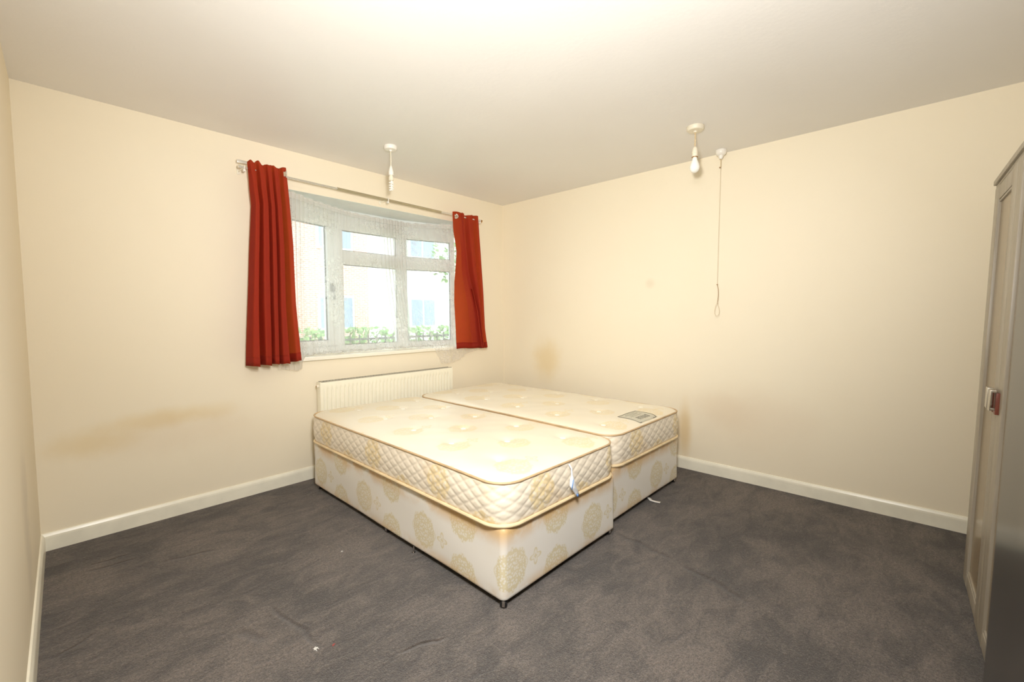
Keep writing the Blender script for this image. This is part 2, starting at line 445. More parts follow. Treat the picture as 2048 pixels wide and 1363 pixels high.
# window wall, with the opening and its two jambs
def wall_with_hole():
    x0, x1 = -3.75, 0.12
    X = [x0, OX0, OX1, x1]; Z = [-0.02, OZ0, OZ1, H + 0.02]
    vs = []; fs = []
    for y in (0.0, T):
        for z in Z:
            for x in X: vs.append((x, y, z))
    def id(l, j, i): return l * 16 + j * 4 + i
    for j in range(3):
        for i in range(3):
            if i == 1 and j == 1: continue
            fs.append((id(0, j, i), id(0, j, i + 1), id(0, j + 1, i + 1), id(0, j + 1, i)))
            fs.append((id(1, j, i), id(1, j + 1, i), id(1, j + 1, i + 1), id(1, j, i + 1)))
    fs += [(id(0, 1, 1), id(0, 2, 1), id(1, 2, 1), id(1, 1, 1)), (id(0, 1, 2), id(1, 1, 2), id(1, 2, 2), id(0, 2, 2)),
           (id(0, 2, 1), id(0, 2, 2), id(1, 2, 2), id(1, 2, 1)), (id(0, 1, 1), id(1, 1, 1), id(1, 1, 2), id(0, 1, 2))]
    for i in range(3): fs += [(id(0, 0, i), id(1, 0, i), id(1, 0, i + 1), id(0, 0, i + 1)), (id(0, 3, i), id(0, 3, i + 1), id(1, 3, i + 1), id(1, 3, i))]
    for j in range(3): fs += [(id(0, j, 0), id(0, j + 1, 0), id(1, j + 1, 0), id(1, j, 0)), (id(0, j, 3), id(1, j, 3), id(1, j + 1, 3), id(0, j + 1, 3))]
    return struct(mesh('wall_back', vs, fs, M_wall_back))
wall_with_hole()
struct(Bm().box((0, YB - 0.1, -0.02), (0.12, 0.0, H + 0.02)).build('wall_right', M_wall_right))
struct(Bm().poly([(lx(0), 0, -0.02), (lx(YB), YB, -0.02), (lx(YB) - 0.12, YB, -0.02), (lx(0) - 0.12, 0, -0.02)], (0, 0, H + 0.04)).build('wall_left', M_wall_left))
struct(Bm().box((-3.75, YB - 0.12, -0.02), (0.0, YB, H + 0.02)).build('wall_front', M_wall_plain))
struct(Bm().box((-3.75, YB - 0.1, H), (0.1, 0.1, H + 0.1)).build('ceiling', M_ceiling))
struct(Bm().box((-3.75, YB - 0.1, -0.1), (0.1, 0.1, 0.0)).build('floor', M_carpet))

def skirting(name, a, b, nrm):
    """profile board from a to b on the wall, standing out along nrm"""
    a = Vector((*a, 0)); b = Vector((*b, 0)); n = Vector((*nrm, 0)).normalized()
    prof = [(0.0, 0.0), (0.014, 0.0), (0.014, 0.068), (0.0125, 0.078), (0.009, 0.086), (0.006, 0.092), (0.0, 0.094)]
    vs = []; fs = []
    N = 24
    for k in range(N + 1):
        p = a.lerp(b, k / N)
        for d, z in prof: vs.append(p + n * d + Vector((0, 0, z)))
    m = len(prof)
    for k in range(N):
        for j in range(m):
            fs.append((k * m + j, k * m + (j + 1) % m, (k + 1) * m + (j + 1) % m, (k + 1) * m + j))
    fs.append(tuple(range(m))); fs.append(tuple(range(N * m, N * m + m))[::-1])
    return struct(mesh(name, vs, fs, M_skirt))
skirting('baseboard_back', (lx(0) + .001, 0), (-0.0, 0), (0, -1))
skirting('baseboard_right', (0, -0.014), (0, YB), (-1, 0))
skirting('baseboard_left', (lx(0), -0.014), (lx(YB), YB), (1, -SL))

# ---------------------------------------------------------------- bow window
A, B, C, D = (-2.25, .15), (-1.71, .30), (-1.08, .30), (-0.55, .15)
sill = Bm().box((OX0 + .001, -0.035, 0.893), (OX1 - .001, 0.02, 0.925), .010)
sill.poly([(OX0 + .001, 0.012, 0.894), (OX1 - .001, 0.012, 0.894), (D[0] - .001, D[1], .894), (C[0], C[1] + .05, .894), (B[0], B[1] + .05, .894), (A[0] + .001, A[1], .894)], (0, 0, 0.0305))
struct(sill.build('trim_1', M_sill, None, True))
struct(Bm().poly([(OX0, 0.001, OZ1 - 0.001), (A[0], A[1] + .1, OZ1 - .001), (B[0] - .1, B[1] + .16, OZ1 - .001), (C[0] + .1, C[1] + .16, OZ1 - .001), (D[0], D[1] + .1, OZ1 - .001), (OX1, 0.001, OZ1 - .001)], (0, 0, 0.06)).build('trim_2', M_soffit))
win = bpy.data.objects.new('window_1', None); link(win); struct(win); win.location = (-1.4, 0.2, 0.93)
def facet(P, Q, bars, panes, sash=None):
    P = Vector((P[0], P[1], 0)); Q = Vector((Q[0], Q[1], 0)); L = (Q - P).length
    u = (Q - P).normalized(); n = Vector((-u.y, u.x, 0))
    if n.y < 0: n = -n
    M = Matrix(((u.x, n.x, 0, P.x), (u.y, n.y, 0, P.y), (0, 0, 1, 0), (0, 0, 0, 1)))
    M = Matrix.Translation(-Vector(win.location)) @ M
    for (u0, u1, z0, z1, d0, d1) in bars(L):
        Bm().box((u0, d0, z0), (u1, d1, z1), 0.006, M).build('frame_bar', M_upvc, win, True)
    for (u0, u1, z0, z1) in panes(L):
        w = 0.008
        sb = Bm()
        for bx in (((u0 - .001, .012, z0), (u0 + w * .6, .02, z1)), ((u1 - w * .6, .012, z0), (u1 + .001, .02, z1)), ((u0, .012, z0), (u1, .02, z0 + w * .6)), ((u0, .012, z1 - w * .6), (u1, .02, z1))):
            sb.box(bx[0], bx[1], 0, M)
        sb.build('seal', M_seal, win)
        Bm().box((u0, .026, z0), (u1, .032, z1), 0, M).build('pane', M_glass, win)
    return M
Z0, Z1 = 0.925, 2.129
def bars_fixed(L):
    g = 0.05
    return [(0, L, Z0, 0.975, 0, .06), (0, L, 1.955, Z1, 0, .06), (0, g, .975, 1.955, 0, .06), (L - g, L, .975, 1.955, 0, .06),
            (g, L - g, 1.665, 1.785, 0, .06)]
def panes_fixed(L): return [(.05, L - .05, .975, 1.665), (.05, L - .05, 1.785, 1.955)]
def bars_side(L):
    return [(0, L, Z0, 0.975, 0, .06), (0, L, 2.02, Z1, 0, .06), (0, .05, .975, 2.02, 0, .06), (L - .05, L, .975, 2.02, 0, .06),
            (.05, L - .05, .975, 1.025, -.012, .05), (.05, L - .05, 1.96, 2.02, -.012, .05), (.05, .10, 1.025, 1.96, -.012, .05), (L - .11, L - .05, 1.025, 1.96, -.012, .05)]
def panes_side(L): return [(.10, L - .11, 1.025, 1.96)]
ML = facet(A, B, bars_side, panes_side)
facet(B, C, bars_fixed, panes_fixed)
facet(C, D, bars_fixed, panes_fixed)
Ls = math.dist(A, B)
Bm().box((Ls - .094, -.022, 1.43), (Ls - .066, -.012, 1.50), .003, ML).box((Ls - .088, -.045, 1.455), (Ls - .072, -.022, 1.475), .003, ML).box((Ls - .088, -.052, 1.36), (Ls - .072, -.038, 1.475), .004, ML).build('window_handle', plain('grey_window_handle', (0.35, 0.35, 0.35), 0.4), win, True)
for q in (B, C):   # posts that turn the corner between the facets
    Bm().box((q[0] - .018 + 1.4, q[1] - .2 - .004, Z0 - .93), (q[0] + .018 + 1.4, q[1] - .2 + .07, Z1 - .93), .005).build('corner_post', M_upvc, win, True)

# ---------------------------------------------------------------- outside
def out_mats():
    t = NT('garden_grass'); P = t.coord(); n = t.noise(P, 3.0, 5.0)
    g = t.fin(t.mix(n, (0.16, 0.30, 0.12), (0.30, 0.42, 0.20)), 0.9)
    t = NT('pink_brick_facade'); P = t.coord()
    br = t.n.new('ShaderNodeTexBrick'); s = t.sep(P); t.put(br.inputs['Vector'], t.comb(s[0], s[2]))
    br.inputs['Scale'].default_value = 1.0; br.inputs['Brick Width'].default_value = .23; br.inputs['Row Height'].default_value = .075; br.inputs['Mortar Size'].default_value = .012
    br.inputs['Color1'].default_value = (.62, .30, .24, 1); br.inputs['Color2'].default_value = (.70, .38, .30, 1); br.inputs['Mortar'].default_value = (.7, .66, .6, 1)
    f = t.fin(br.outputs[0], 0.9)
    t = NT('hedge_leaves'); P = t.coord(); n = t.noise(P, 9.0, 6.0, 0.7)
    h = t.fin(t.mix(t.ramp(n, .35, .65), (0.06, 0.16, 0.05), (0.25, 0.42, 0.14)), 0.8)
    return g, f, h
M_grass, M_brick, M_hedge = out_mats()
M_render = plain('pale_house_render', (0.86, 0.85, 0.82), 0.8)
M_path = plain('pale_paving', (0.62, 0.60, 0.56), 0.9)
M_darkglass = plain('house_window_glass', (0.28, 0.36, 0.48), 0.1)
M_trunk = plain('tree_bark', (0.28, 0.22, 0.16), 0.9)
M_iron = plain('black_iron', (0.05, 0.055, 0.06), 0.6)
struct(Bm().box((-8, 0.5, -0.5), (30, 30, -0.35)).build('ground', M_grass))
struct(Bm().box((-8, 6.0, -0.35), (30, 11.0, -0.33)).build('path', M_path))
hs = thing('house', (4, 14, -0.35), 'pale rendered house with pink brick bay seen through the net curtain', 'house')
Bm().box((-6, 0, 0), (16, 6, 7.5)).build('wall', M_render, hs)
for x in (-1.2, 7.6): Bm().box((x, -.12, 0), (x + 3.4, -.002, 7.5)).build('brick_panel', M_brick, hs)
for x in (-4.4, 0.0, 4.2, 8.6, 12.4):
    for z in (1.0, 4.2):
        f = Bm().box((x, -.2, z), (x + 1.5, -.121, z + 1.4), .02).build('window', M_upvc, hs)
        Bm().box((x + .1, -.22, z + .1), (x + .70, -.2, z + 1.3)).build('window_glass', M_darkglass, f)
        Bm().box((x + .80, -.22, z + .1), (x + 1.4, -.2, z + 1.3)).build('window_glass', M_darkglass, f)
Bm().poly([(-6.4, -.4, 7.5), (16.4, -.4, 7.5), (16.4, 3, 9.5), (-6.4, 3, 9.5)], (0, 0, .2)).build('roof', plain('slate_roof', (.2, .2, .22), .8), hs)
def leafy(name, loc, size, label, cat, n=700, leaf=.07, trunk=False):
    rnd = random.Random(len(name) * 31 + int(loc[0] * 10))
    vs = []; fs = []
    for i in range(n):
        while True:
            p = Vector((rnd.uniform(-1, 1), rnd.uniform(-1, 1), rnd.uniform(-1, 1)))
            if (p.length if trunk else max(abs(p.x), abs(p.y), abs(p.z)) ** 6) <= 1: break
        c = Vector((p.x * size[0], p.y * size[1], p.z * size[2]))
        a = Vector((rnd.gauss(0, 1), rnd.gauss(0, 1), rnd.gauss(0, 1))).normalized(); b = a.orthogonal().normalized()
        k = len(vs); l = leaf * rnd.uniform(.6, 1.3)
        vs += [c - a * l, c + b * l * .5, c + a * l, c - b * l * .5]; fs.append((k, k + 1, k + 2, k + 3))
    t = thing(name, loc, label, cat)
    o = mesh('foliage', vs, fs, M_hedge, t); o['kind'] = 'stuff'
    return t
h = leafy('hedge', (2.0, 5.2, 0.35), (5.5, .35, .62), 'low green garden hedge outside the window', 'hedge', 3800, .09)
tr = leafy('tree', (7.6, 9.4, 3.4), (1.3, 1.3, 1.2), 'small leafy tree in front of the house outside', 'tree', 900, .11, True)
Bm().tube([(0, 0, -3.55), (.05, 0, -2), (0, .05, -.6), (.1, 0, .4)], [.13, .10, .08, .05], 8).build('trunk', M_trunk, tr, True)
Bm().tube([(0, 0, -1.4), (.5, 0, -.7), (.8, 0, .1)], [.05, .04, .02], 6).build('branch', M_trunk, tr, True)
rl = thing('railing', (-0.8, 2.6, -0.35), 'thin dark garden railing outside the left window pane', 'railing')
for z in (.35, 1.22): Bm().box((-1.2, -.012, z), (3.2, .012, z + .03)).build('rail', M_iron, rl)
bar0 = None
for k in range(32):
    if bar0 is None: bar0 = Bm().box((-.007, -.007, .0), (.007, .007, 1.3)).build('baluster', M_iron, rl); q = bar0
    else: q = bar0.copy(); COL.objects.link(q); q.parent = rl
    q.location = (-1.18 + k * .14, 0, 0)

# ---------------------------------------------------------------- bed: bases and mattresses
def rpath(w, l, r, step=0.02, rc=8):
    """closed rounded rectangle, x 0..w, y 0..l, front edge at y=0; starts on the left side at the back,
    comes forward along x=0, round the front corner, along y=0 ...; returns (x, y, nx, ny, s)"""
    out = []
    def seg(a, b, n):
        L = math.dist(a, b); k = max(1, int(L / step))
        for i in range(k): out.append((a[0] + (b[0] - a[0]) * i / k, a[1] + (b[1] - a[1]) * i / k, n[0], n[1]))
    def arc(c, a0, a1):
        for i in range(rc): 
            a = a0 + (a1 - a0) * i / rc
            out.append((c[0] + r * math.cos(a), c[1] + r * math.sin(a), math.cos(a), math.sin(a)))
    seg((0, l - r), (0, r), (-1, 0)); arc((r, r), PI, 1.5 * PI)
    seg((r, 0), (w - r, 0), (0, -1)); arc((w - r, r), 1.5 * PI, 2 * PI)
    seg((w, r), (w, l - r), (1, 0)); arc((w - r, l - r), 0, .5 * PI)
    seg((w - r, l), (r, l), (0, 1)); arc((r, l - r), .5 * PI, PI)
    s = 0; res = []
    for i, p in enumerate(out):
        if i: s += math.dist(p[:2], out[i - 1][:2])
        res.append((*p, s))
    return res, s + math.dist(out[0][:2], out[-1][:2])

def castor(parent, x, y, rot=0.0, name='castor'):
    e = Bm()
    e.lathe([(0, .036), (.012, .036), (.012, .030), (.0, .030)], (x, y, 0), 16)
    c, s = math.cos(rot), math.sin(rot)
    M = Matrix.Translation((x, y, 0)) @ Matrix.Rotation(rot, 4, 'Z')
    # twin wheels on a horizontal axle
    for sx in (-1, 1):
        MM = M @ Matrix.Translation((sx * .009, 0, .016)) @ Matrix.Rotation(PI / 2, 4, 'Y')
        e.lathe([(0, -.006), (.013, -.006), (.016, -.003), (.016, .003), (.013, .006), (0, .006)], (0, 0, 0), 20, MM)
    o = e.build('castor', M_black, parent, True)
    f = Bm()
    for sx in (-1, 1): f.box((sx * .0185 - .0015, -.006, .010), (sx * .0185 + .0015, .006, .035), .001, M)
    f.box((-.018, -.004, .028), (.018, .004, .034), .001, M)
    f.build('castor_bracket', M_chrome, o, True)
    return o

def divan(loc, rot, w, l, label, u_shift, castors, r=0.028):
    t = thing('divan_base', loc, label, 'bed base', (0, 0, rot))
    path, S = rpath(w, l, r)
    zs = [0.036, 0.040, 0.05, 0.10, 0.16, 0.22, 0.28, 0.325, 0.337, 0.345]
    ins = [0.006, 0.001, 0, 0, 0, 0, 0, 0, 0.003, 0.010]
    n = len(path); vs = []; uv = []; fs = []
    for z, d in zip(zs, ins):
        for i, (x, y, nx, ny, s) in enumerate(path):
            soft = 0.0015 * math.sin(s * 7 + z * 20)
            vs.append((x - nx * (d - soft), y - ny * (d - soft), z)); uv.append((s + u_shift, z))
        x, y, nx, ny, s = path[0]
        vs.append((x - nx * d, y - ny * d, z)); uv.append((S + u_shift, z))
    m = n + 1
    for j in range(len(zs) - 1):
        for i in range(n):
            fs.append((j * m + i, j * m + i + 1, (j + 1) * m + i + 1, (j + 1) * m + i))
    fs.append(tuple(range((len(zs) - 1) * m, (len(zs) - 1) * m + n)))
    mesh('upholstered_box', vs, fs, M_base, t, uv, True)
    un = Bm(); un.box((.012, .012, .0345), (w - .012, l - .012, .0405)); un.build('dust_cover', M_under, t)
    for (cx, cy, a) in castors: castor(t, cx, cy, a)
    return t

def mattress(loc, rot, w, l, label, tufts, r=0.105, h=0.20):
    t = thing('mattress', loc, label, 'mattress', (0, 0, rot))
    path, S = rpath(w, l, r, 0.008, 16)
    n = len(path); nz = 34; vs = []; uv = []; fs = []
    du, dv = S / round(S / 0.088), 0.052
    for j in range(nz + 1):
        v = j / nz; z = 0.010 + v * (h - 0.020)
        for i in range(n + 1):
            x, y, nx, ny, s = path[i % n]
            if i == n: s = S
            a = (s / du + z / dv); b = (s / du - z / dv)
            g = lambda q: abs(q - round(q))
            d = min(g(a), g(b))                       # distance to a stitch line, in cells
            puff = 0.0050 * (1 - (1 - min(1.0, d / 0.26)) ** 2)
            fade = min(1, v / .06, (1 - v) / .06)
            bulge = 0.010 * math.sin(PI * v) + puff * fade - 0.002
            vs.append((x + nx * bulge, y + ny * bulge, z)); uv.append((s, z))
    m = n + 1
    for j in range(nz):
        for i in range(n): fs.append((j * m + i, j * m + i + 1, (j + 1) * m + i + 1, (j + 1) * m + i))
    mesh('quilted_border', vs, fs, M_quilt, t, uv, True)
    # tops (upper and lower sleeping surface)
    def surf(name, zb, sign):
        NX, NY = 96, 176
        vs = []; uv = []; fs = []
        for j in range(NY + 1):
            for i in range(NX + 1):
                x = w * i / NX; y = l * j / NY
                cx = min(max(x, r), w - r); cy = min(max(y, r), l - r)
                dx, dy = x - cx, y - cy; q = math.hypot(dx, dy)
                if q > r: x, y = cx + dx / q * r, cy + dy / q * r; q = r
                if dx and dy: e = r - q
                else: e = min(x, w - x, y, l - y)
                z = 0.024 * (1 - math.exp(-e / 0.035)) + 0.004 * math.sin(PI * x / w) * math.sin(PI * y / l)
                if sign > 0:
                    for (tx, ty) in tufts:
                        dd = (x - tx) ** 2 + (y - ty) ** 2
                        if dd < 0.03: z -= 0.0125 * math.exp(-dd / 0.0011) + 0.005 * math.exp(-dd / 0.006)
                    z += 0.0012 * math.sin(x * 31 + 2 * math.sin(y * 9)) * math.sin(y * 27)
                vs.append((x, y, zb + sign * max(z, 0))); uv.append((x, y))
        for j in range(NY):
            for i in range(NX):
                a = j * (NX + 1) + i
                fs.append((a, a + 1, a + NX + 2, a + NX + 1))
        return mesh(name, vs, fs, M_top, t, uv, True)
    top = surf('top_panel', h - 0.010, 1)
    mesh('bottom_panel', [(x, y, .006) for x, y, *_ in path[::4]], [tuple(range(len(path[::4])))[::-1]], M_top, t, [(x, y) for x, y, *_ in path[::4]])
    for z, rr, mt, nm in ((h - 0.010, 0.0055, M_pipe_dk, 'top_piping'), (0.0095, 0.0080, M_pipe_lt, 'bottom_piping')):
        pp = [(x + nx * (.004 if z > .1 else .007), y + ny * (.004 if z > .1 else .007), z + 0.0025 * math.sin(s * 3.1 + loc[0]) * (1 if z > .1 else .3)) for x, y, nx, ny, s in path[::2]]
        Bm().tube(pp, rr, 8, closed=True).build(nm, mt, t, True)
    proto = None
    for (tx, ty) in tufts:
        e = min(tx, w - tx, ty, l - ty)
        z = h - 0.010 + 0.024 * (1 - math.exp(-e / 0.035)) + .004 * math.sin(PI * tx / w) * math.sin(PI * ty / l) - 0.0175
        if proto is None:
            q = proto = Bm().lathe([(0, 0), (.014, 0), (.017, .003), (.014, .007), (.005, .008), (0, .0075)], (0, 0, 0), 16).build('tuft', M_tuft, t, True)
        else: q = proto.copy(); COL.objects.link(q); q.parent = t
        q.location = (tx, ty, z + .0015)
    return t, h

LB = (-2.205, -2.112, 0)     # front left corner of the left bed
RB = (-1.276, -2.074, 0)
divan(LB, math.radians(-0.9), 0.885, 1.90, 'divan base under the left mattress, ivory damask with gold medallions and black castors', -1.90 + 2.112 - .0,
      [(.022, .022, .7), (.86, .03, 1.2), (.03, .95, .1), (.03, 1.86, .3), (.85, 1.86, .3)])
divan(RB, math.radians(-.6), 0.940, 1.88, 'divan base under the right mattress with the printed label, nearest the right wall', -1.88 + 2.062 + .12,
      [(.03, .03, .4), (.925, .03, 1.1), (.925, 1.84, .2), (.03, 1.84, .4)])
def tl(xs, loc): return [(x - loc[0], y - loc[1]) for x, y in xs]
LM = (-2.222, -2.122, 0.345); RM = (-1.281, -2.086, 0.345)
tuL = [(-1.521, -1.897), (-1.514, -1.537), (-1.52, -1.165), (-1.50, -0.79), (-1.47, -.42), (-1.78, -1.721), (-1.777, -1.350), (-1.745, -0.979), (-1.712, -0.593), (-2.028, -1.906), (-2.008, -1.529), (-1.995, -1.155), (-1.961, -0.776), (-1.95, -.40)]
tuR = [(-.49, -1.851), (-.485, -1.469), (-.475, -1.088), (-.47, -.73), (-.46, -.38), (-.826, -1.71), (-.815, -1.335), (-.81, -.975), (-.80, -.60), (-1.123, -1.928), (-1.10, -1.551), (-1.085, -1.174), (-1.05, -.80), (-1.04, -.43)]
mL, hL = mattress(LM, math.radians(-1.1), 0.890, 1.92, 'left mattress with blue-striped care tag hanging at its foot end', tl(tuL, LM))
mR, hR = mattress(RM, math.radians(-.7), 0.950, 1.90, 'right mattress with rectangular grey printed label near its foot end', tl(tuR, RM))

# care tag at the foot of the left mattress
def strip(name, pts, wv, mat, parent, solid=0.001):
    vs = []; fs = []
    for p, w in pts:
        p = Vector(p); w = Vector(w) if isinstance(w, (tuple, Vector)) else Vector(wv) * w
        vs += [p - w, p + w]
    for i in range(len(pts) - 1): fs.append((2 * i, 2 * i + 1, 2 * i + 3, 2 * i + 2))
    return mesh(name, vs, fs, mat, parent, smooth=True, solid=solid)
tx = -1.775 - LM[0]
tagp = [((tx - .012, -.012, .178), .004), ((tx - .010, -.026, .160), .004), ((tx - .012, -.030, .128), .005), ((tx - .014, -.032, .112), .012), ((tx - .016, -.036, .085), .017), ((tx + .002, -.034, .060), .013), ((tx + .020, -.036, .035), .011), ((tx + .030, -.034, .014), .007)]
ct = strip('care_tag', tagp, (1, -.25, .1), M_tag, mL)
strip('tag_stripe', [((tx - .010, -.0365, .108), .003), ((tx - .020, -.0395, .085), .003), ((tx - .028, -.040, .066), .003)], (1, -.2, .2), M_blue, ct)
strip('tag_stripe', [((tx + .020, -.0385, .030), .005), ((tx + .030, -.0375, .014), .005)], (1, -.2, .2), M_blue, ct)

# printed label on the right mattress
lab_c = (-0.80 - RM[0], -1.99 - RM[1])
WR, LR, RR = 0.950, 1.90, 0.105
def topz(x, y):
    e = min(x, WR - x, y, LR - y)
    z = 0.024 * (1 - math.exp(-e / 0.035)) + 0.004 * math.sin(PI * x / WR) * math.sin(PI * y / LR)
    for (tx, ty) in tl(tuR, RM):
        dd = (x - tx) ** 2 + (y - ty) ** 2
        if dd < 0.03: z -= 0.0125 * math.exp(-dd / 0.0011) + 0.005 * math.exp(-dd / 0.006)
    return hR - 0.010 + z + 0.0012 * math.sin(x * 31 + 2 * math.sin(y * 9)) * math.sin(y * 27)
def drape(name, quads, mat, parent, lift):
    """quads given as (x0,y0,x1,y1,width) strokes laid on the curved top"""
    vs = []; fs = []
    for (x0, y0, x1, y1, w) in quads:
        d = Vector((x1 - x0, y1 - y0)); L = d.length; d /= L; n_ = Vector((-d.y, d.x)); N = max(1, int(L / .012)); MW = max(1, int(w / .012))
        base = len(vs)
        for i in range(N + 1):
            for j in range(MW + 1):
                p = Vector((x0, y0)) + d * L * i / N + n_ * w * (j / MW - .5)
                X, Y = lab_c[0] + p.x, lab_c[1] + p.y
                vs.append((X, Y, topz(X, Y) + lift))
        for i in range(N):
            for j in range(MW):
                a0 = base + i * (MW + 1) + j; fs.append((a0, a0 + MW + 1, a0 + MW + 2, a0 + 1))
    return mesh(name, vs, fs, mat, parent, None, True, .0008)
o = drape('printed_label', [(-.118, 0, .118, 0, .16)], M_labelgrey, mR, .0018)
drape('label_border', [(-.118, .080, .118, .080, .004), (-.118, -.078, -.118, .082, .004), (.118, .082, .118, -.060, .004), (-.118, -.078, -.095, -.078, .004), (.118, -.060, .100, -.078, .004), (.100, -.078, .060, -.078, .004)], M_labelink, o, .0024)
tb = []
for k in range(5):                       # five dark block characters, too small to read
    x = -.060 + k * .030
    tb += [(x, -.052, x, -.014, .0045), (x + .012, -.052, x + .012, -.014, .0035)]
    yy = (-.033, -.017, -.049)[k % 3]; tb += [(x, yy, x + .012, yy, .0045)]
drape('label_print', tb, M_labelink, o, .0026)
for k, (y, w_) in enumerate(((.060, .12), (.045, .16), (.030, .10), (.012, .14))): drape('label_line', [(-w_ / 2, y, w_ / 2, y, .0035)], M_labelink2, o, .0025)

# white strap and metal glide at floor level
stp = [(( -.742, -2.035, .012), (.002, .010, 0)), ((-.758, -2.062, .010), (-.008, .008, 0)), ((-.775, -2.085, .006), (-.010, .004, 0)), ((-.772, -2.115, .005), (-.011, .0, 0)), ((-.762, -2.142, .004), (-.011, -.002, 0))]
s_ = strip('strap', [((p[0], p[1] , p[2]), w) for p, w in stp], (1, 0, 0), M_strap, None, .0015)
tag(s_, 'narrow white strap end lying on the carpet by the right bed base', 'strap')
g_ = Bm(); g_.tube([(-2.188, -1.452, .034), (-2.192, -1.453, .016), (-2.192, -1.453, .003)], .005, 8).lathe([(0, 0), (.009, 0), (.009, .003), (0, .004)], (-2.192, -1.453, 0), 12)
tag(g_.build('metal_glide', M_chrome, None, True), 'small silver glide foot standing under the long side of the left bed base', 'glide foot')
def lint(loc, s, col, label, seed):
    rnd = random.Random(seed); b = Bm()
    for k in range(7):
        a = rnd.uniform(0, PI); p = Vector((rnd.uniform(-.5, .5) * s, rnd.uniform(-.5, .5) * s, .003)); d = Vector((math.cos(a), math.sin(a), rnd.uniform(-.1, .3))) * s * .6
        b.tube([p - d, p + Vector((0, 0, s * .15)), p + d], s * .10, 6)
    o = b.build('lint', col, None, True); o.location = loc; tag(o, label, 'lint', )
lint((-2.82, -1.743, 0), .011, M_strap, 'tuft of white lint on the carpet near the bottom of the photo', 3)
lint((-2.767, -1.772, 0), .007, plain('red_lint', (.5, .08, .06), .9), 'tiny red speck of lint on the carpet beside the white lint', 4)
lint((-2.44, -1.17, 0), .006, M_strap, 'tiny white crumb on the carpet left of the bed base', 5)

# ---------------------------------------------------------------- radiator
rad = thing('radiator', (-1.43, -0.02, 0.16), 'long cream panel radiator under the window behind the beds', 'radiator')
RW, RZ = 1.25, 0.575
def rad_panel():
    vs = []; fs = []
    NXr = 37 * 8; x0 = -RW / 2
    zs = [0.0, 0.012, 0.030, 0.045, RZ - .065, RZ - .050, RZ - .014, RZ - .004, RZ]
    amp = [0, 0, 0, 1, 1, 0, 0, 0, 0]; dep = [-.055, -.078, -.080, -.080, -.080, -.080, -.080, -.076, -.060]
    for z, a, d in zip(zs, amp, dep):
        for i in range(NXr + 1):
            u = i / NXr; x = x0 + RW * u
            ph = (u * 37) % 1.0
            g = max(0.0, math.cos(2 * PI * (ph - .5))) ** .7 if .6 / 37 < u < 1 - .6 / 37 else 0
            vs.append((x, d + 0.011 * a * g, z))
    m = NXr + 1
    for j in range(len(zs) - 1):
        for i in range(NXr): fs.append((j * m + i, j * m + i + 1, (j + 1) * m + i + 1, (j + 1) * m + i))
    return mesh('front_panel', vs, fs, M_rad, rad, smooth=True)
rad_panel()
Bm().box((-RW / 2, -.030, 0), (RW / 2, -.018, RZ - .01), .004).build('back_panel', M_rad, rad, True)
for sx in (-1, 1): Bm().box((sx * RW / 2 - .006, -.079, .0), (sx * RW / 2 + .006, -.016, RZ - .002), .003).build('side_cover', M_rad, rad, True)
gb = Bm()
for k in range(50): gb.box((-RW / 2 + .012 + k * .0246, -.074, RZ - .006), (-RW / 2 + .018 + k * .0246, -.022, RZ + .001))
gb.box((-RW / 2 + .004, -.076, RZ - .004), (RW / 2 - .004, -.071, RZ + .002)).box((-RW / 2 + .004, -.024, RZ - .004), (RW / 2 - .004, -.019, RZ + .002))
gb.box((-RW / 2 + .01, -.072, RZ - .02), (RW / 2 - .01, -.022, RZ - .012))
gb.build('top_grille', M_grill, rad)
Mx = Matrix.Translation((-RW / 2 - .006, -.048, RZ - .032)) @ Matrix.Rotation(-PI / 2, 4, 'Y')
v_ = Bm().lathe([(0, 0), (.013, 0), (.013, .012), (.010, .016), (0, .016)], (0, 0, 0), 18, Mx).build('bleed_plug', M_cream_pl, rad, True)
Bm().lathe([(0, .0), (.0055, .0), (.0055, .0185), (0, .0185)], (0, 0, 0), 12, Mx).build('plug_hole', M_brass, v_, True)

# ---------------------------------------------------------------- curtain pole, curtains, net
PY = -0.12
def pz(x): return 2.178 + (x + 2.54) * (2.154 - 2.178) / (2.54 - .43)
pole = thing('curtain_pole', (-1.48, PY, pz(-1.48)), 'thin telescopic silver curtain pole with dull middle sleeve above the window', 'curtain pole')
def pl(x, dy=0, dz=0): return (x + 1.48, dy, pz(x) - pz(-1.48) + dz)
Bm().tube([pl(-2.54), pl(-2.0), pl(-1.4), pl(-.9), pl(-.435)], .0075, 14).build('rod', M_pole, pole, True)
Bm().tube([pl(-1.90), pl(-1.4), pl(-.93)], .0100, 16).build('sleeve', M_pole_dark, pole, True)
Bm().tube([pl(-.44), pl(-.425)], .0135, 16).build('end_cap', M_brass, pole, True)
Bm().tube([pl(-2.548), pl(-2.53)], .011, 16).build('end_cap', M_pole, pole, True)
for x in (-2.515, -1.475, -.45):
    Bm().box((x + 1.48 - .003, .010, pz(x) - pz(-1.48) - .003), (x + 1.48 + .003, .119, pz(x) - pz(-1.48) + .003)).box((x + 1.48 - .009, .114, pz(x) - pz(-1.48) - .018), (x + 1.48 + .009, .1195, pz(x) - pz(-1.48) + .018), .002).build('bracket_arm', M_skirt, pole)
    b = Bm().box((x + 1.48 - .006, -.012, pz(x) - pz(-1.48) - .026), (x + 1.48 + .006, .012, pz(x) - pz(-1.48) - .010), .002)
    b.torus(pl(x), .0125, .004, (1, 0, 0), 20, 8)
    b.build('bracket', M_white_pl, pole, True)
b = Bm().box((-2.545 + 1.48, .028, .045), (-2.47 + 1.48, .036, .065), .002).build('bracket_arm', M_pole, pole, True)

